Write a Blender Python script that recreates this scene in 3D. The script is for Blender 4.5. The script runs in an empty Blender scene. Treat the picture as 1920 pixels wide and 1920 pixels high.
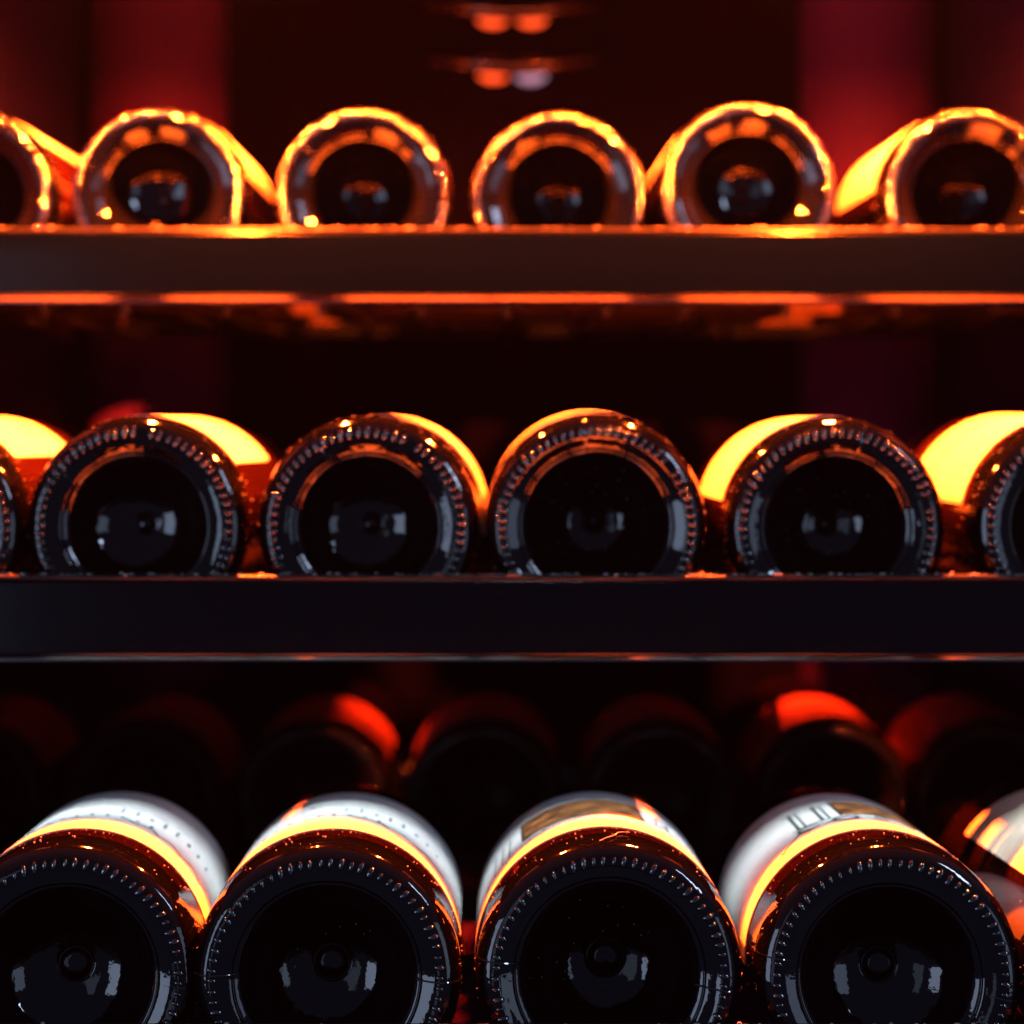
import bpy, math, random
from mathutils import Vector, Matrix

random.seed(7)
scene = bpy.context.scene
MM = 0.001
EYE = 1.0                      # eye height in metres; every "h" below is millimetres above the eye
def P(x, d, h):                # x right, d away from the camera, h above the eye, all in millimetres
    return Vector((x * MM, d * MM, EYE + h * MM))

# ------------------------------------------------------------------ camera, world, lights, exposure
cam_data = bpy.data.cameras.new('camera')
cam = bpy.data.objects.new('camera', cam_data)
scene.collection.objects.link(cam)
cam.location = (0, 0, EYE)
cam.rotation_euler = (math.radians(90), 0, 0)
cam_data.sensor_width = 36.0
cam_data.lens = 36.0 * 3750 / 1920
cam_data.shift_y = -170 / 1920
cam_data.clip_start = 0.02
cam_data.clip_end = 50
cam_data.dof.use_dof = True
cam_data.dof.focus_distance = 0.655
cam_data.dof.aperture_fstop = 6.0
scene.camera = cam

world = bpy.data.worlds.new('World')
scene.world = world
world.use_nodes = True
wbg = world.node_tree.nodes['Background']
wbg.inputs['Color'].default_value = (0.36, 0.56, 1.0, 1)
wbg.inputs['Strength'].default_value = 0.10

def area_light(name, loc, target, sx, sy, power, color):
    l = bpy.data.lights.new(name, 'AREA')
    l.shape = 'RECTANGLE'; l.size = sx * MM; l.size_y = sy * MM
    l.energy = power; l.color = color
    o = bpy.data.objects.new(name, l)
    scene.collection.objects.link(o)
    o.location = loc
    o.rotation_euler = (target - loc).to_track_quat('-Z', 'Y').to_euler()
    return o
COOL = (0.56, 0.70, 1.0)
area_light('room_window_light', P(720, 430, 420), P(0, 720, -80), 60, 260, 1.6, COOL)
area_light('room_window_side_light', P(-900, 150, -110), P(0, 720, -80), 330, 520, 2.0, COOL)
area_light('room_window_dim_light', P(900, 200, -120), P(0, 720, -80), 320, 480, 0.7, COOL)
area_light('room_far_window_light', P(-600, -300, -60), P(-150, 742, -75), 260, 700, 0.34, COOL)  # added dim light for a sheen at the left of the shelf fronts
cl = area_light('room_strip_light', P(0, 610, 420), P(0, 726, -140), 620, 24, 0.14, (0.80, 0.93, 1.0))  # added narrow cool light, shaped to reach only part of the lower labels
cl.data.spread = math.radians(6)

scene.view_settings.view_transform = 'Standard'
scene.view_settings.look = 'None'
scene.view_settings.gamma = 1
scene.view_settings.use_curve_mapping = False
scene.view_settings.exposure = 0
scene.cycles.use_denoising = True
scene.cycles.max_bounces = 10
scene.cycles.sample_clamp_indirect = 6.0
scene.cycles.caustics_reflective = True

# ------------------------------------------------------------------ materials
def principled(name, base, rough, **kw):
    m = bpy.data.materials.new(name); m.use_nodes = True
    b = m.node_tree.nodes['Principled BSDF']
    b.inputs['Base Color'].default_value = (*base, 1)
    b.inputs['Roughness'].default_value = rough
    for k, v in kw.items():
        b.inputs[k.replace('_', ' ')].default_value = v
    return m
def N(m, kind, **props):
    n = m.node_tree.nodes.new(kind)
    for k, v in props.items(): setattr(n, k, v)
    return n
def L(m, a, b): m.node_tree.links.new(a, b)
def bsdf(m): return m.node_tree.nodes['Principled BSDF']
def add_bump(m, scale, strength, dist=0.0005, detail=3, stretch=None):
    tc = N(m, 'ShaderNodeTexCoord'); no = N(m, 'ShaderNodeTexNoise'); bp = N(m, 'ShaderNodeBump')
    no.inputs['Scale'].default_value = scale; no.inputs['Detail'].default_value = detail
    bp.inputs['Strength'].default_value = strength; bp.inputs['Distance'].default_value = dist
    if stretch:
        mp = N(m, 'ShaderNodeMapping'); mp.inputs['Scale'].default_value = stretch
        L(m, tc.outputs['Object'], mp.inputs['Vector']); L(m, mp.outputs['Vector'], no.inputs['Vector'])
    else:
        L(m, tc.outputs['Object'], no.inputs['Vector'])
    L(m, no.outputs['Fac'], bp.inputs['Height']); L(m, bp.outputs['Normal'], bsdf(m).inputs['Normal'])
def noise_color(m, scale, c0, c1, lo=0.4, hi=0.65, socket='Base Color', detail=6):
    tc = N(m, 'ShaderNodeTexCoord'); no = N(m, 'ShaderNodeTexNoise'); cr = N(m, 'ShaderNodeValToRGB')
    no.inputs['Scale'].default_value = scale; no.inputs['Detail'].default_value = detail
    cr.color_ramp.elements[0].position = lo; cr.color_ramp.elements[1].position = hi
    cr.color_ramp.elements[0].color = (*c0, 1); cr.color_ramp.elements[1].color = (*c1, 1)
    L(m, tc.outputs['Object'], no.inputs['Vector']); L(m, no.outputs['Fac'], cr.inputs['Fac'])
    L(m, cr.outputs['Color'], bsdf(m).inputs[socket])

M = {}
# dark wine glass: body wall reads amber brown, thick bottom reads near black
for key, c in (('glass', (0.005, 0.0011, 0.0006)), ('glass_amber', (0.016, 0.003, 0.001))):
    M[key] = principled('dark_amber_glass', c, 0.06, IOR=1.52)
    noise_color(M[key], 1500, c, (0.12, 0.05, 0.03), 0.68, 0.76, detail=2)
    add_bump(M[key], 90, 0.10, 0.0006)
M['base_glass'] = principled('dark_bottle_bottom_glass', (0.0012, 0.0012, 0.0018), 0.045, IOR=1.52)
add_bump(M['base_glass'], 140, 0.35, 0.0007)
M['knurl'] = principled('knurl_glass', (0.004, 0.004, 0.005), 0.05, IOR=2.4)
M['knurl_bead'] = principled('bead_glass', (0.006, 0.005, 0.005), 0.05, IOR=3.6)
M['base_glass_dusty'] = principled('dusty_bottle_bottom_glass', (0.002, 0.002, 0.002), 0.45, IOR=1.2)  # rear row copy with dulled reflections, its shade put into the material
M['paper'] = principled('label_paper', (0.78, 0.77, 0.74), 0.55)
noise_color(M['paper'], 260, (0.80, 0.79, 0.76), (0.72, 0.71, 0.69), 0.35, 0.7)
add_bump(M['paper'], 1800, 0.15, 0.0001)
M['paper_cream'] = principled('cream_label_paper', (0.70, 0.60, 0.47), 0.55)
noise_color(M['paper_cream'], 260, (0.72, 0.62, 0.49), (0.64, 0.53, 0.40), 0.35, 0.7)
M['paper_red'] = principled('red_label_paper', (0.24, 0.034, 0.036), 0.5)  # dull red lamplight on the rear bottles, put into the colour
M['ink'] = principled('green_black_ink', (0.015, 0.05, 0.04), 0.5)
M['ink_gold'] = principled('ochre_ink', (0.45, 0.20, 0.05), 0.45)
M['picture'] = principled('picture_print', (0.3, 0.1, 0.03), 0.45)
noise_color(M['picture'], 170, (0.06, 0.02, 0.01), (0.45, 0.17, 0.05), 0.38, 0.62, detail=5)
M['picture_edge'] = principled('picture_border', (0.015, 0.01, 0.008), 0.5)
M['foil'] = principled('capsule_foil', (0.10, 0.012, 0.015), 0.3, Metallic=0.8)
M['fascia'] = principled('black_satin_fascia', (0.0004, 0.0011, 0.0034), 0.17, Specular_IOR_Level=0.30)
add_bump(M['fascia'], 2200, 0.05, 0.0001)
M['trim'] = principled('polished_trim', (0.26, 0.22, 0.21), 0.16, Metallic=1.0)
add_bump(M['trim'], 500, 0.05, 0.0002)
M['rail'] = principled('dark_rail_steel', (0.03, 0.027, 0.027), 0.4, Metallic=0.8)
M['wood'] = principled('dark_cradle_wood', (0.16, 0.075, 0.035), 0.6, Specular_IOR_Level=0.1)
noise_color(M['wood'], 60, (0.022, 0.008, 0.005), (0.011, 0.004, 0.003))
M['wall'] = principled('cabinet_liner', (0.062, 0.010, 0.12), 0.6, Specular_IOR_Level=0.05)
M['side_wall'] = principled('dark_side_liner', (0.010, 0.004, 0.05), 0.6, Specular_IOR_Level=0.1)
add_bump(M['wall'], 900, 0.2, 0.0003)
M['duct'] = principled('black_duct_panel', (0.0020, 0.0012, 0.012), 0.6, Specular_IOR_Level=0.0)
M['chrome'] = principled('chrome', (0.22, 0.20, 0.21), 0.08, Metallic=1.0)
M['housing'] = principled('lamp_housing', (0.05, 0.05, 0.05), 0.4)
M['speck'] = principled('dust_speck', (0.45, 0.40, 0.36), 0.12, IOR=2.4)
M['dust'] = principled('fibre', (0.6, 0.45, 0.35), 0.6)
LAMP = 100000.0
m = bpy.data.materials.new('amber_lamp_glow'); m.use_nodes = True
b = bsdf(m); b.inputs['Base Color'].default_value = (0, 0, 0, 1)
b.inputs['Emission Color'].default_value = (1.0, 0.090, 0.006, 1); b.inputs['Emission Strength'].default_value = LAMP
M['lamp'] = m
for key, c, st in (('led', (1.0, 0.075, 0.014), 2.4), ('led_pale', (0.75, 0.42, 0.60), 0.7)):  # glowing colours painted in for lamp reflections on the vent
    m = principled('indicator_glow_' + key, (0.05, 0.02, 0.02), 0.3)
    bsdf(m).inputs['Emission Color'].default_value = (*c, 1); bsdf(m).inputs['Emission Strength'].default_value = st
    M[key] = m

# ------------------------------------------------------------------ mesh helpers
class MB:
    def __init__(self): self.v = []; self.f = []
    def add(self, vs, fs):
        o = len(self.v); self.v += [tuple(x) for x in vs]; self.f += [tuple(i + o for i in f) for f in fs]
        return self
    def box(self, x0, x1, y0, y1, z0, z1, bev=0.0):
        if bev <= 0:
            vs = [(x, y, z) for x in (x0, x1) for y in (y0, y1) for z in (z0, z1)]
            return self.add(vs, [(0, 1, 3, 2), (4, 6, 7, 5), (0, 4, 5, 1), (2, 3, 7, 6), (0, 2, 6, 4), (1, 5, 7, 3)])
        # rounded yz section extruded along x
        sec = []
        for cy, cz, a0 in ((y1 - bev, z1 - bev, 0), (y0 + bev, z1 - bev, 90), (y0 + bev, z0 + bev, 180), (y1 - bev, z0 + bev, 270)):
            for k in range(6):
                a = math.radians(a0 + k * 18); sec.append((cy + bev * math.cos(a), cz + bev * math.sin(a)))
        return self.extrude_x(sec, x0, x1)
    def extrude_x(self, sec, x0, x1):
        n = len(sec)
        vs = [(x0, y, z) for y, z in sec] + [(x1, y, z) for y, z in sec]
        fs = [(i, (i + 1) % n, n + (i + 1) % n, n + i) for i in range(n)] + [tuple(range(n))[::-1], tuple(range(n, 2 * n))]
        return self.add(vs, fs)
    def tube(self, pts, r, seg=8):
        pts = [Vector(p) for p in pts]; rings = []
        for i, p in enumerate(pts):
            t = (pts[min(i + 1, len(pts) - 1)] - pts[max(i - 1, 0)]).normalized()
            u = t.cross(Vector((0, 0, 1)))
            if u.length < 1e-4: u = t.cross(Vector((1, 0, 0)))
            u.normalize(); w = t.cross(u)
            rings.append([p + r * (math.cos(2 * math.pi * k / seg) * u + math.sin(2 * math.pi * k / seg) * w) for k in range(seg)])
        vs = [q for rg in rings for q in rg]; fs = []
        for i in range(len(pts) - 1):
            for k in range(seg):
                a = i * seg + k; b2 = i * seg + (k + 1) % seg
                fs.append((a, b2, b2 + seg, a + seg))
        fs.append(tuple(range(seg))[::-1]); fs.append(tuple(range(len(vs) - seg, len(vs))))
        return self.add(vs, fs)
    def ball(self, c, rx, ry, rz, rot=None, seg=8, rings=5):
        vs = []; fs = []
        for i in range(rings + 1):
            a = math.pi * i / rings
            for k in range(seg):
                t = 2 * math.pi * k / seg
                p = Vector((rx * math.sin(a) * math.cos(t), ry * math.cos(a), rz * math.sin(a) * math.sin(t)))
                if rot is not None: p = rot @ p
                vs.append(p + Vector(c))
        for i in range(rings):
            for k in range(seg):
                a = i * seg + k; b2 = i * seg + (k + 1) % seg
                fs.append((a, b2, b2 + seg, a + seg))
        return self.add(vs, fs)
    def lathe(self, prof, seg=96):          # prof of (r, y) turned round the Y axis
        vs = []; fs = []
        for r, y in prof:
            r = max(r, 0.0)
            for k in range(seg):
                t = 2 * math.pi * k / seg
                vs.append((r * math.sin(t), y, r * math.cos(t)))
        for i in range(len(prof) - 1):
            for k in range(seg):
                a = i * seg + k; b2 = i * seg + (k + 1) % seg
                fs.append((a, a + seg, b2 + seg, b2))
        return self.add(vs, fs)
    def patch(self, r, a0, a1, y0, y1, thick=0.0, nx=None, ny=1):   # sheet bent round the Y axis; angles in degrees from up, clockwise
        n = nx or max(2, int(abs(a1 - a0) / 2.5)); vs = []; fs = []
        for j in range(ny + 1):
            y = y0 + (y1 - y0) * j / ny
            for i in range(n + 1):
                a = math.radians(a0 + (a1 - a0) * i / n)
                vs.append((r * math.sin(a), y, r * math.cos(a)))
        for j in range(ny):
            for i in range(n):
                a = j * (n + 1) + i
                fs.append((a, a + 1, a + n + 2, a + n + 1))
        if thick:
            o = len(vs); k = (r - thick) / r
            vs += [(x * k, y, z * k) for x, y, z in vs]
            fs += [tuple(reversed([i + o for i in f])) for f in list(fs)]
            edge = [i for i in range(n + 1)] + [j * (n + 1) + n for j in range(1, ny + 1)] + [ny * (n + 1) + i for i in range(n - 1, -1, -1)] + [j * (n + 1) for j in range(ny - 1, 0, -1)]
            for q in range(len(edge)):
                a, c = edge[q], edge[(q + 1) % len(edge)]
                fs.append((a, a + o, c + o, c))
        return self.add(vs, fs)
    def mesh(self, name, mat, smooth=True):
        me = bpy.data.meshes.new(name)
        me.from_pydata([(x * MM, y * MM, z * MM) for x, y, z in self.v], [], self.f)
        me.materials.append(mat)
        if smooth:
            me.shade_smooth(); me.set_sharp_from_angle(angle=math.radians(40))
        me.update()
        return me
def obj(name, me, parent=None, **props):
    o = bpy.data.objects.new(name, me); scene.collection.objects.link(o)
    if parent: o.parent = parent
    for k, v in props.items(): o[k] = v
    return o
def build(mb, name, mat, parent=None, smooth=False, **props):
    return obj(name, mb.mesh(name, mat, smooth), parent, **props)
def thing(name, loc, label, cat, group=None):
    o = obj(name, None); o.location = loc; o.empty_display_size = 0.02
    o['label'] = label; o['category'] = cat
    if group: o['group'] = group
    return o
def spline(pts, sub=4):
    out = []
    for i in range(len(pts) - 1):
        p0, p1, p2, p3 = pts[max(i - 1, 0)], pts[i], pts[i + 1], pts[min(i + 2, len(pts) - 1)]
        for k in range(sub):
            t = k / sub
            out.append(tuple(0.5 * (2 * p1[c] + (p2[c] - p0[c]) * t + (2 * p0[c] - 5 * p1[c] + 4 * p2[c] - p3[c]) * t * t + (3 * p1[c] - p0[c] - 3 * p2[c] + p3[c]) * t ** 3) for c in (0, 1)))
    return out + [pts[-1]]

# ------------------------------------------------------------------ the cabinet
BACK = 1350; HW = 292; TOP = 288; FRONT = 800; LOW = -330
cab = thing('wine_cabinet', P(0, FRONT, LOW), 'dark open wine cabinet with black liner walls around the shelves', 'cabinet')
def cabpart(name, mat, x0, x1, d0, d1, h0, h1, bev=0):
    return build(MB().box(x0, x1, d0 - FRONT, d1 - FRONT, h0 - LOW, h1 - LOW, bev), name, M[mat], cab)
cabpart('back_wall', 'duct', -HW, HW, BACK, BACK + 20, LOW, TOP)
cabpart('side_wall', 'side_wall', -HW - 20, -HW, FRONT, BACK + 20, LOW, TOP)
cabpart('side_wall', 'side_wall', HW, HW + 20, FRONT, BACK + 20, LOW, TOP)
cabpart('ceiling_panel', 'side_wall', -HW - 20, HW + 20, 735, BACK + 20, TOP + 1, TOP + 20)
cabpart('floor_panel', 'wall', -HW - 20, HW + 20, FRONT, BACK + 20, LOW - 20, LOW - 1)
for cx in (-238, 240):  # added rounded columns, shaped to carry a soft red glow on the back wall
    mb = MB(); ring = [(cx + 46 * math.cos(math.pi * k / 24), BACK - FRONT - 0.5 - 44 * math.sin(math.pi * k / 24)) for k in range(25)]; n = len(ring)
    mb.add([(x, y, 2) for x, y in ring] + [(x, y, TOP - LOW - 3) for x, y in ring], [(i, i + 1, n + i + 1, n + i) for i in range(n - 1)])
    build(mb, 'air_column', M['wall'], cab, True)
mb = MB(); sec = []
for k in range(41):
    u = k / 40; x = -185 + 370 * u; e = min(1, min(u, 1 - u) * 370 / 46); e = e * e * (3 - 2 * e)
    sec.append((x, BACK - FRONT - 1 - 24 * e))
n = len(sec)
mb.add([(x, y, 2) for x, y in sec] + [(x, y, TOP - LOW - 6) for x, y in sec], [(i, i + 1, n + i + 1, n + i) for i in range(n - 1)] + [tuple(range(n))[::-1], tuple(range(n, 2 * n))])
build(mb, 'air_duct_panel', M['duct'], cab, True)

# fan vent with two bowed chrome bars under the ceiling at the back
vent = thing('fan_vent', P(0, BACK - 26, 240), 'dark fan vent with two bowed chrome bars on the back panel', 'vent')
build(MB().box(-66, 66, -6, 1, -36, 34, 2.5), 'vent_plate', M['duct'], vent)
for hz in (26, -10):
    pts = []
    for k in range(33):
        a = math.radians(-26 + 52 * k / 32)
        pts.append((125 * math.sin(a), 115 - 125 * math.cos(a) - 14, hz + 7 * abs(math.sin(a) / 0.44) ** 1.6))
    build(MB().tube(pts, 6.0, 16), 'chrome_bar', M['chrome'], vent, True)
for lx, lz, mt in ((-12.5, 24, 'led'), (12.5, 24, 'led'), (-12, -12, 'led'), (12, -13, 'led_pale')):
    build(MB().ball((lx, -20, lz), 11.0, 3.5, 7.0, None, 14, 8), 'indicator_light', M[mt], vent, True)  # added glowing spots in place of lamp reflections

# the two small amber lamps in the front of the cabinet ceiling
for lx, which in ((-140, 'over the bottle beside the cabinet wall'), (148, 'over the lone tall label')):
    lamp = thing('cabinet_lamp', P(lx, 848, 251), 'small round amber lamp in the cabinet ceiling above the upper shelf', 'lamp', 'amber lamps in the cabinet ceiling')
    hs = [(0, 38), (20, 38), (22, 36), (22, -4.5), (20.5, -4.5), (20, -4), (20, 24), (0, 24)]
    mb = MB(); mb.lathe([(r, y) for r, y in hs], 32)
    mb.v = [(x, z, y) for x, y, z in mb.v]
    build(mb, 'housing', M['housing'], lamp, True)
    mb = MB(); mb.ball((0, 0, 2), 6.5, 6.5, 6.5, None, 12, 7)
    build(mb, 'bulb', M['lamp'], lamp, True)

# ------------------------------------------------------------------ shelves
def wine_shelf(front, top, h, lip, xs, R, label, depth=350):
    """front: distance of the fascia face, top: height of its upper edge, h its height"""
    s = thing('wine_shelf', P(0, front, top), label, 'shelf')
    hw = HW - 8
    build(MB().box(-hw, hw, 0, 11, -h, 0, 1.6), 'fascia', M['fascia'], s, True)
    build(MB().extrude_x([(0.5, -h - 0.1), (9, -h - 0.1), (9, -h - lip), (0.5 + lip * 0.48, -h - lip), (0.9 + lip * 0.2, -h - lip * 0.5)], -hw + 1, hw - 1), 'lower_lip', M['trim'], s)
    build(MB().box(-hw, hw, 0.2, 10, 0.1, 1.7, 0.7), 'top_trim', M['trim_top'], s, True)
    build(MB().box(-hw + 4, hw - 4, 11.5, 19, -h - 1.2, -h - 0.1, 0.4), 'bottom_plate', M['fascia'], s)
    for sx in (-1, 1):
        build(MB().box(sx * hw - 8, sx * hw + 4, 11.5, depth, -h + 2, -4, 1.5), 'side_rail', M['rail'], s)
    for d in (34, 150, 262):
        # cradle bar with a trapezoid notch beneath every bottle
        sec = []
        zt = -h + 14
        z_low = h * 0 + (-h + 5)
        pts = [(-hw + 5, zt)]
        for x in xs:
            if abs(x) > hw - 40: continue
            pts += [(x - 30, zt), (x - 16, z_low + 1.5), (x + 16, z_low + 1.5), (x + 30, zt)]
        pts.append((hw - 9, zt))
        n = len(pts); vs = []; fs = []
        for x, z in pts:
            for y in (d, d + 9):
                vs += [(x, y, z), (x, y, -h + 0.5 if d > 90 else -h + 0.2)]
        for i in range(n - 1):
            a = i * 4
            fs += [(a, a + 4, a + 5, a + 1), (a + 2, a + 3, a + 7, a + 6), (a, a + 2, a + 6, a + 4), (a + 1, a + 5, a + 7, a + 3)]
        fs += [(0, 1, 3, 2), ((n - 1) * 4, (n - 1) * 4 + 2, (n - 1) * 4 + 3, (n - 1) * 4 + 1)]
        build(MB().add(vs, fs), 'cradle_bar', M['wood'], s)
    k = 0
    for x in xs:
        for dx in (-24, 24):
            if abs(x + dx) < hw - 10:
                build(MB().tube([(x + dx, 60, -h - 3), (x + dx * 0.55, 150, -h - 2.6), (x + dx * 0.55, 235, -h - 2.6), (x + dx, 330, -h - 3)], 2.6, 8), 'support_rod', M['rail'], s, True)
    build(MB().box(-hw + 5, hw - 5, depth - 12, depth - 2, -h - 3, -h + 55 if front > 800 else -h + 8, 1), 'back_stop', M['fascia'], s)  # rear bar; added height on the upper shelf keeps lamplight off the wall
    mb = MB(); rnd = random.Random(int(front))
    for i in range(260):
        x = rnd.uniform(-240, 240); r = rnd.choice((0.2, 0.28, 0.4, 0.6))
        mb.ball((x, rnd.uniform(0.5, 9), 1.7 + r * 0.4), r * rnd.uniform(1, 2.2), r, r * 0.8, None, 6, 4)
    build(mb, 'dust_specks', M['speck'], s, True, kind='stuff')
    return s
M['trim_top'] = principled('fascia_top_edge', (0.022, 0.017, 0.017), 0.28, Metallic=0.2)
add_bump(M['trim_top'], 700, 0.35, 0.0003)

F = 3750.0
def row_x(px, s): return (px - 957) / s
S1, S2, S3, S3R = F / 895, F / 750, F / 646, F / 1000
R1X = [row_x(p, S1) for p in (-70, 290, 677, 1045, 1400, 1820)]
R2X = [row_x(p, S2) for p in (-172, 247, 684, 1115, 1568, 2034)]
R3X = [row_x(p, S3) for p in (116, 608, 1141, 1669, 2192)]
R3R = [row_x(p, S3R) for p in (-70, 262, 585, 905, 1237, 1562, 1860)]
wine_shelf(887, 84, 28.8, 2.4, R1X, 40, 'upper wine shelf with reddish lit black front and glowing lower edge')
wine_shelf(742, -59, 28.5, 1.7, R2X, 40, 'middle wine shelf with plain blue-black front below the yellow labelled bottles')
wine_shelf(636, -196, 30, 1.7, R3X, 42, 'lowest wine shelf whose front edge lies under the white labelled bottles', depth=640)

# ------------------------------------------------------------------ bottles
def bottle_meshes(R, kind, glass, kr, bead=(0.75, 0.95, 1.6), base='base_glass', kn='knurl', n=74):
    d = {}
    heel = spline([(R, 34), (R, 22), (R, 20), (R - 0.02, 16.5)], 4)
    if kind == 'burgundy':
        top = [(R, 150), (R - 0.6, 160), (R - 3, 172), (R - 8, 188), (R - 15, 205), (R - 21, 220), (R - 25, 235), (R - 27, 250)]
    else:
        top = [(R, 175), (R - 0.5, 185), (R - 2, 193), (R - 6, 202), (R - 13, 211), (R - 20, 219), (R - 24, 228), (R - 25.5, 240)]
    rn = top[-1][0]
    top = spline(top, 3) + [(rn, 282)]
    mb = MB(); mb.lathe([(rn - 0.5, 282)] + top[::-1] + heel, 96)
    d['body'] = mb.mesh('body', M[glass])
    p = [(R - 0.02, 16.5), (R - 0.1, 11), (R - 0.4, 8), (R - 1.2, 4.6), (R - 2.6, 2.2), (R - 4.2, 0.8), (R - 5.2, 0.3), (R - 6.4, 0.0), (R - 7.6, 0.3), (R - 9, 0.95), (R - 11, 2.1), (R - 12.4, 3.0), (R - 12.9, 3.7), (R - 13.5, 3.9), (R - 15, 5.3), (R - 16.2, 7.4), (R - 17, 10.2), (R - 18.6, 14.4),
         (R - 21.5, 19), (R - 26, 23.5), (R - 30.5, 26.2), (R - 34.2, 27.5), (R - 35.6, 28.0), (R - 36.3, 28.6), (R - 36.9, 28.1), (R - 37.8, 27.1), (R - 39.0, 26.5), (0, 26.2)]
    d['punt'] = []
    for f, w in ((1.0, 0.0), (1.22, 0.5), (0.84, -0.6), (1.1, -0.3)):
        q = [(r if r > R - 8 else r + w * min(1, r / 12), y if r > R - 15.5 else 5.3 + (y - 5.3) * f) for r, y in p]
        mb = MB(); mb.lathe(spline(q, 4), 96)
        d['punt'].append(mb.mesh('punt', M[base]))
    mb = MB(); rnd = random.Random(int(R * 10 + kr))
    for i in range(n):
        if rnd.random() < 0.05: continue
        t = 2 * math.pi * i / n + rnd.uniform(-0.006, 0.006); rr = R - kr + rnd.uniform(-0.15, 0.15)
        rot = Matrix.Rotation(t, 3, 'Y') @ Matrix.Rotation(math.radians(12), 3, 'Y')
        s = rnd.uniform(0.66, 1.12)
        mb.ball((rr * math.sin(t), 0.2 + max(0, 5 - kr) * 0.9, rr * math.cos(t)), bead[0] * s, bead[1] * s, bead[2] * s, rot, 10, 7)
    d['knurling'] = mb.mesh('knurling', M[kn])
    for t in (math.radians(95),):
        mb = MB()
        ring = [(R - 15, 5.2), (R - 13, 3.4), (R - 11, 2.0), (R - 9, 0.85), (R - 7.6, 0.2), (R - 6.4, -0.1), (R - 5.2, 0.1), (R - 2.6, 2.0), (R - 0.9, 4.6), (R - 0.05, 8.5), (R + 0.0, 14)]
        mb.tube([(r * math.sin(t), y, r * math.cos(t)) for r, y in ring], 0.28, 6)
    d['seam'] = mb.mesh('mould_seam', M['knurl'])
    mb = MB(); mb.lathe([(0, 291), (rn - 1, 291), (rn + 1.2, 290), (rn + 1.4, 284), (rn + 0.8, 276), (rn + 0.6, 252), (rn + 0.1, 251.5)], 48)
    d['capsule'] = mb.mesh('foil_capsule', M['foil'])
    mb = MB(); rnd = random.Random(int(R * 7))
    for i in range(170):
        t = rnd.uniform(0, 2 * math.pi); y = rnd.uniform(5, 32); r = R + 0.05 if y > 10 else R - 0.2 - (10 - y) ** 2 * 0.035
        q = rnd.choice((0.10, 0.14, 0.2, 0.3))
        mb.ball((r * math.sin(t), y, r * math.cos(t)), q, q * rnd.uniform(1, 1.8), q, None, 6, 4)
    for i in range(26):
        t = rnd.uniform(0, 2 * math.pi); r = rnd.uniform(8, R - 19); q = rnd.choice((0.12, 0.18))
        y = 27.0 - ((r - 5) / (R - 22)) ** 2.2 * 12.5
        mb.ball((r * math.sin(t), y - 0.3, r * math.cos(t)), q, q, q * 1.4, None, 6, 4)
    d['specks'] = mb.mesh('glass_specks', M['speck'])
    return d
BORD_UP = bottle_meshes(40, 'bordeaux', 'glass_amber', 4.1, (1.35, 0.95, 2.2), kn='knurl_bead'); BORD_REAR = bottle_meshes(40, 'bordeaux', 'glass', 5.6, base='base_glass_dusty'); BORD = bottle_meshes(40, 'bordeaux', 'glass_amber', 6.2, (1.15, 1.35, 2.2), n=66); BURG = bottle_meshes(42, 'burgundy', 'glass', 6.6, (1.0, 1.3, 2.0), n=70)

def bottle(meshes, R, x, d, h, label, group, tilt=0.0, yaw=0.0, roll=0.0, lab=None, paper='paper', grow=1.0):
    o = thing('wine_bottle', P(x, d, h), label, 'bottle', group)
    wob = random.Random(int(x * 10 + d)); o.scale = (grow, 1, grow)
    o.rotation_euler = (math.radians(-tilt + wob.uniform(-0.7, 0.7)), 0, math.radians(yaw + wob.uniform(-0.9, 0.9)))
    rot = (0, math.radians(roll), 0)
    obj('body', meshes['body'], o)
    pu = obj('punt', meshes['punt'][int(abs(x) * 7) % 4], o); pu.rotation_euler = rot
    k = obj('knurling', meshes['knurling'], pu, kind='stuff')
    for turn in (0, 180):
        s = obj('mould_seam', meshes['seam'], pu); s.rotation_euler = (0, math.radians(turn), 0)
    obj('foil_capsule', meshes['capsule'], o)
    sp = obj('glass_specks', meshes['specks'], o, kind='stuff'); sp.rotation_euler = rot
    if lab:
        a0, a1, y0, y1 = lab
        return o, build(MB().patch(R + 0.28, a0, a1, y0, y1, 0.22, ny=8), 'label', M[paper], o, True)
    return o, None

# upper row
up_txt = ['dark wine bottle against the cabinet wall in the upper row, label to one side',
          'upper row wine bottle with a yellow lit label flank next to the wall bottle',
          'upper row wine bottle with an even arc of bright beads round its rim',
          'upper row wine bottle between two beaded neighbours, broken bead arc and low top',
          'upper row wine bottle standing highest with one bright glint on top',
          'upper row wine bottle with a broad yellow lit label on its side']
up_lab = [(-60, 48), (-80, 76), (-50, 50), (-40, 40), (-72, 40), (-84, 60)]
up_top = [198, 195, 197, 203, 187, 197]
for i, x in enumerate(R1X):
    hh = (790 - up_top[i]) / S1 - 40
    bottle(BORD_UP, 40, x, 895 + (0, 2, 0, 1, -2, 1)[i], hh, up_txt[i], 'wine bottles in the upper row', roll=17 * i, lab=(*up_lab[i], 24, 124))
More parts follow.
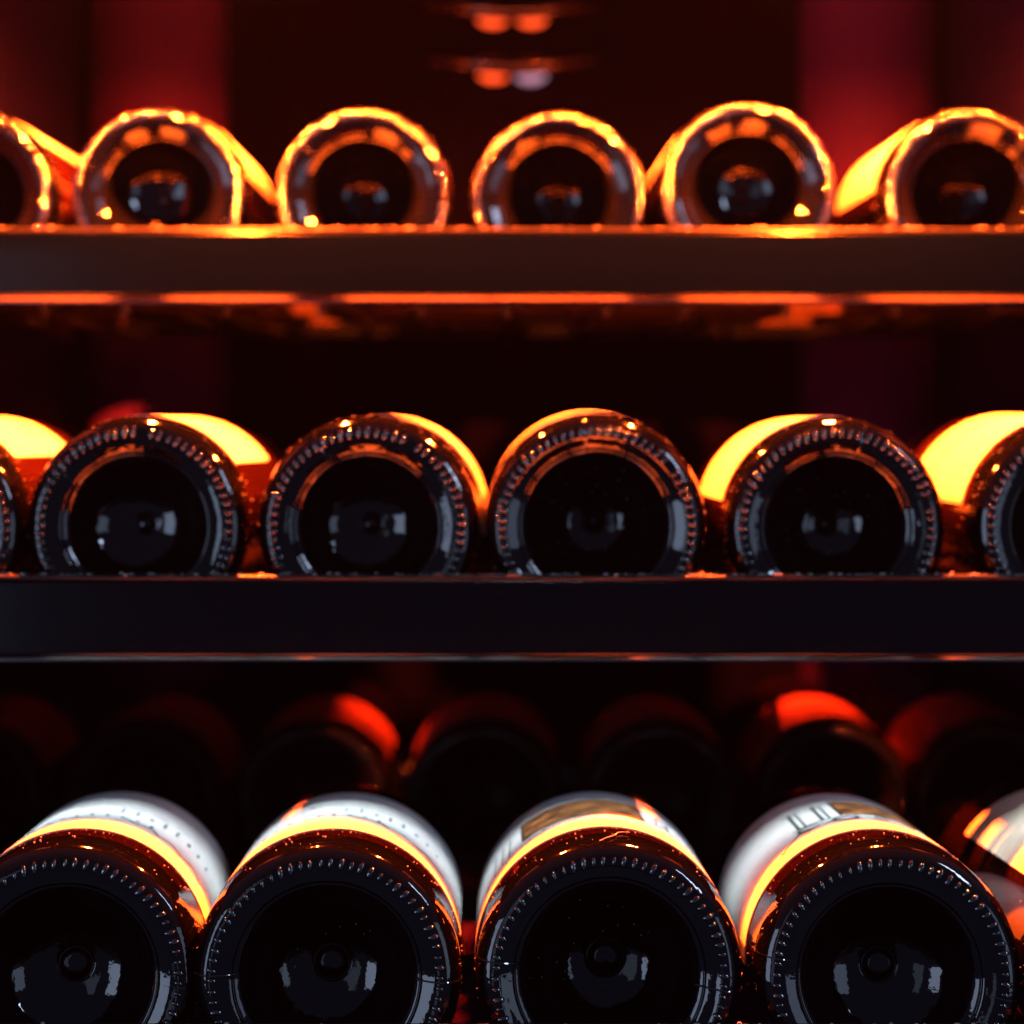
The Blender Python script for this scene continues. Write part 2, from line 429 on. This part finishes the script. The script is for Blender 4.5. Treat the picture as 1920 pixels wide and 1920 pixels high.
# middle row
mid_txt = ['middle row end bottle with yellow flank beside the one labelled over one shoulder',
           'middle row wine bottle whose yellow lit label leans over one shoulder only',
           'middle row wine bottle with thin orange rim light and hidden label, next to its twin',
           'middle row wine bottle with orange beads along its upper rim and label hidden',
           'middle row wine bottle with plain dark face and yellow label on its inner side',
           'middle row wine bottle at the shelf end with a large pale yellow label flank']
mid_lab = [(-70, 52), (-30, 56), (-38, 100), (-100, 32), (-77, 30), (-80, 60)]
for i, x in enumerate(R2X):
    _, lb = bottle(BORD, 40, x, 750 + (0, 1, 0, -1, 1, 0)[i], -39.7 + (0, 0, 0, 0.4, -0.3, 0)[i], mid_txt[i], 'wine bottles in the middle row', roll=23 * i + 9, lab=(*mid_lab[i], 78 if i in (2, 3) else 24, 126), grow=1.05)
    a0, a1 = mid_lab[i]; mb = MB()
    mb.patch(40.34, a0 + 4, a1 - 4, 110, 112)
    rnd = random.Random(i)
    for row, hgt in ((96, 5), (84, 3)):
        a = a0 + 12
        while a < a1 - 14:
            w = rnd.uniform(1.2, 3.4); mb.patch(40.34, a, a + w, row, row + hgt * rnd.uniform(0.7, 1), nx=2); a += w + rnd.uniform(0.8, 3)
    build(mb, 'printed_lines', M['ink_gold'], lb, kind='stuff')
# lower row, necks dipped
low_txt = ['lower row wine bottle with white script label at the shelf end beside its twin',
           'lower row wine bottle with white script label between its twin and a picture label',
           'lower row wine bottle with white label showing a long brown picture and a stray fibre',
           'lower row wine bottle with white label showing large letters beside a brown picture',
           'lower row wine bottle at the shelf end with cream label and dark bare glass flank']
low_lab = [(-74, 80), (-74, 80), (-88, 82), (-92, 80), (-55, 88)]
low = []
TILT = 3.4
for i, x in enumerate(R3X):
    o, lb = bottle(BURG, 42, x, 646, -180.4 + (0, 0, 0.8, 0, 1)[i], low_txt[i], 'wine bottles in the lower row', tilt=TILT, yaw=(3.0, 1.2, 0, 0, 0)[i], roll=(0, -3, 2, 5, 40)[i],
                   lab=(*low_lab[i], 31 if i < 4 else 40, 128 if i < 4 else 132), paper='paper' if i < 4 else 'paper_cream', grow=1.045)
    low.append((o, lb))
# rear row on the lowest shelf
rear_glow_arc = [(-70, 70), (-40, 84), (-78, 66), (-76, 70), (-72, 76), (-82, 70), (-80, 60)]
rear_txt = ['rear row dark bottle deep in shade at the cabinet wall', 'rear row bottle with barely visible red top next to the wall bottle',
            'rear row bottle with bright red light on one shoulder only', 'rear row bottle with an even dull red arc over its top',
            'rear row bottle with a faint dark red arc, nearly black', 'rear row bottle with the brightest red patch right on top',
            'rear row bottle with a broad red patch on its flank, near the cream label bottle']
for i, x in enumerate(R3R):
    bottle(BORD_REAR, 40, x, 1000, -190, rear_txt[i], 'wine bottles in the shaded rear row', roll=31 * i, lab=(*rear_glow_arc[i], 14, 96), paper='paper_red')  # label sheets added here to paint red lamplight over the bottle tops

# ------------------------------------------------------------------ print on the lower row labels
RL = 42 + 0.34
def arc(mb, a0, a1, y0, y1, w=0.5):          # pen stroke between two points of the label
    n = max(2, int(abs(a1 - a0) / 2) + 1)
    pts = []
    for i in range(n + 1):
        a = math.radians(a0 + (a1 - a0) * i / n); y = y0 + (y1 - y0) * i / n
        pts.append((RL * math.sin(a), y, RL * math.cos(a)))
    L_, R_ = [], []
    for i, p in enumerate(pts):
        p = Vector(p); t = (Vector(pts[min(i + 1, n)]) - Vector(pts[max(i - 1, 0)])).normalized()
        nrm = Vector((p.x, 0, p.z)).normalized(); s = t.cross(nrm) * w / 2
        L_.append(p + s); R_.append(p - s)
    mb.add(L_ + R_, [(i, i + 1, n + 2 + i, n + 1 + i) for i in range(n)])
def dashes(mb, a0, a1, y, n, rnd, size=0.9):
    for k in range(n):
        a = a0 + (a1 - a0) * k / (n - 1)
        if rnd.random() < 0.12: continue
        w = size * rnd.uniform(0.5, 1.3); mb.patch(RL, a - w * 0.5, a + w * 0.5, y - size * 0.45, y + size * rnd.uniform(0.4, 0.7), nx=2)
for bi, sh in ((0, 8), (1, 0)):
    mb = MB(); rnd = random.Random(5)
    dashes(mb, -10 + sh, 52 + sh, 47, 30, rnd, 1.0)
    for k in range(10):
        a = -45 + 7 * k + sh
        mb.patch(RL, a, a + rnd.uniform(1.2, 2.6), 62 + rnd.uniform(-1, 1), 64 + rnd.uniform(0, 2), nx=2)
    pts = [(4, 64), (12, 59), (20, 61), (24, 55), (31, 57), (38, 51), (45, 55), (52, 50), (58, 54)]
    for p, q in zip(pts[:-1], pts[1:]): arc(mb, p[0] + sh, q[0] + sh, p[1], q[1], 1.1)
    for k in range(8):
        a = 2 + 7 * k + sh
        mb.patch(RL, a, a + rnd.uniform(0.8, 2.2), 74 + rnd.uniform(-1, 1), 80 + rnd.uniform(-2, 3), nx=2)
    for k in range(5): arc(mb, -20 + 12 * k + sh, -12 + 12 * k + sh, 90 + rnd.uniform(-3, 3), 90 + rnd.uniform(-3, 3), 0.8)
    build(mb, 'script_lettering', M['ink'], low[bi][1], kind='stuff')
def picture(lb, a0, a1, y0, y1):
    build(MB().patch(RL - 0.02, a0 - 1.2, a1 + 1.2, y0 - 0.9, y1 + 0.9), 'picture_border', M['picture_edge'], lb, True)
    build(MB().patch(RL + 0.03, a0, a1, y0, y1), 'picture_print', M['picture'], lb, True)
def text(mb, body, size, a_mid, y, squash=1.0):
    cu = bpy.data.curves.new('lettering_curve', 'FONT'); cu.body = body; cu.size = size; cu.align_x = 'CENTER'; cu.resolution_u = 3
    t = bpy.data.objects.new('lettering_curve', cu); scene.collection.objects.link(t)
    dg = bpy.context.evaluated_depsgraph_get(); me = t.evaluated_get(dg).to_mesh()
    vs = []
    for v in me.vertices:
        a = math.radians(a_mid) + v.co.x / RL
        vs.append(((RL + 0.15) * math.sin(a), y + v.co.y * squash, (RL + 0.15) * math.cos(a)))
    fs = [tuple(p.vertices) for p in me.polygons]
    mb.add(vs, fs)
    bpy.data.objects.remove(t); bpy.data.curves.remove(cu)
# third bottle: long picture, thin lines of print below
picture(low[2][1], -38, 20, 62, 102)
mb = MB(); rnd = random.Random(9)
dashes(mb, -50, -2, 55, 20, rnd, 1.1); dashes(mb, -32, 6, 44, 18, rnd, 0.9)
for a in (-58, -52, -47): arc(mb, a, a + 1.0, 54, 92, 0.6)
for a in (27, 33): arc(mb, a, a + 2.5, 66, 90, 0.6)
build(mb, 'fine_lettering', M['ink'], low[2][1], kind='stuff')
# fourth bottle: large serif strokes, a line of letters and the picture
picture(low[3][1], -6, 46, 68, 102)
mb = MB()
for a in (-28, -16):
    arc(mb, a, a + 0.6, 64, 98, 1.2); arc(mb, a + 3.4, a + 3.8, 64, 98, 0.8)
    arc(mb, a - 3.5, a + 6.5, 64, 64, 0.7); arc(mb, a - 3.5, a + 6.5, 98, 98, 0.7)
text(mb, 'C O S T E', 13, 6, 54)
arc(mb, -42, -26, 44, 59, 0.9); arc(mb, -26, -22, 59, 54, 0.9); arc(mb, -42, -36, 44, 43, 0.9)
rnd = random.Random(4); dashes(mb, -8, 34, 46, 26, rnd, 1.0)
build(mb, 'large_lettering', M['ink'], low[3][1], kind='stuff')
# fifth bottle: faint ochre curls
mb = MB()
for k in range(6):
    arc(mb, -42 + 2 * k, -28 + 3 * k, 44 + 6 * k, 62 + 5 * k, 0.7); arc(mb, -28 + 3 * k, -20 + 2 * k, 62 + 5 * k, 46 + 6 * k, 0.7)
build(mb, 'ochre_ornament', M['ink_gold'], low[4][1], kind='stuff')
# stray fibre on the third bottle
f = build(MB().tube([(-3, 2.5, 41.4), (-1.2, 5, 41.9), (1.2, 7, 42.3), (2.6, 9.5, 42.5), (3.0, 13, 42.5), (4.8, 15.8, 42.4), (7.2, 16.2, 42.2)], 0.13, 6), 'fibre', M['dust'], low[2][0], True)

# ------------------------------------------------------------------ added thin air volume standing in for veiling glare of the lens
hz = MB().box(-1300, 1300, -700, 1500, -500, 1500)
hz.v = [(x, y, z + EYE * 1000) for x, y, z in hz.v]
m = bpy.data.materials.new('haze_air'); m.use_nodes = True; nt = m.node_tree
nt.nodes.remove(nt.nodes['Principled BSDF'])
pv = nt.nodes.new('ShaderNodeVolumePrincipled')
pv.inputs['Color'].default_value = (0.6, 0.65, 1.0, 1); pv.inputs['Density'].default_value = 0.0008
nt.links.new(pv.outputs['Volume'], nt.nodes['Material Output'].inputs['Volume'])
build(hz, 'haze', m, None, False, kind='stuff', label='thin air glowing faintly red round the lamps', category='haze')
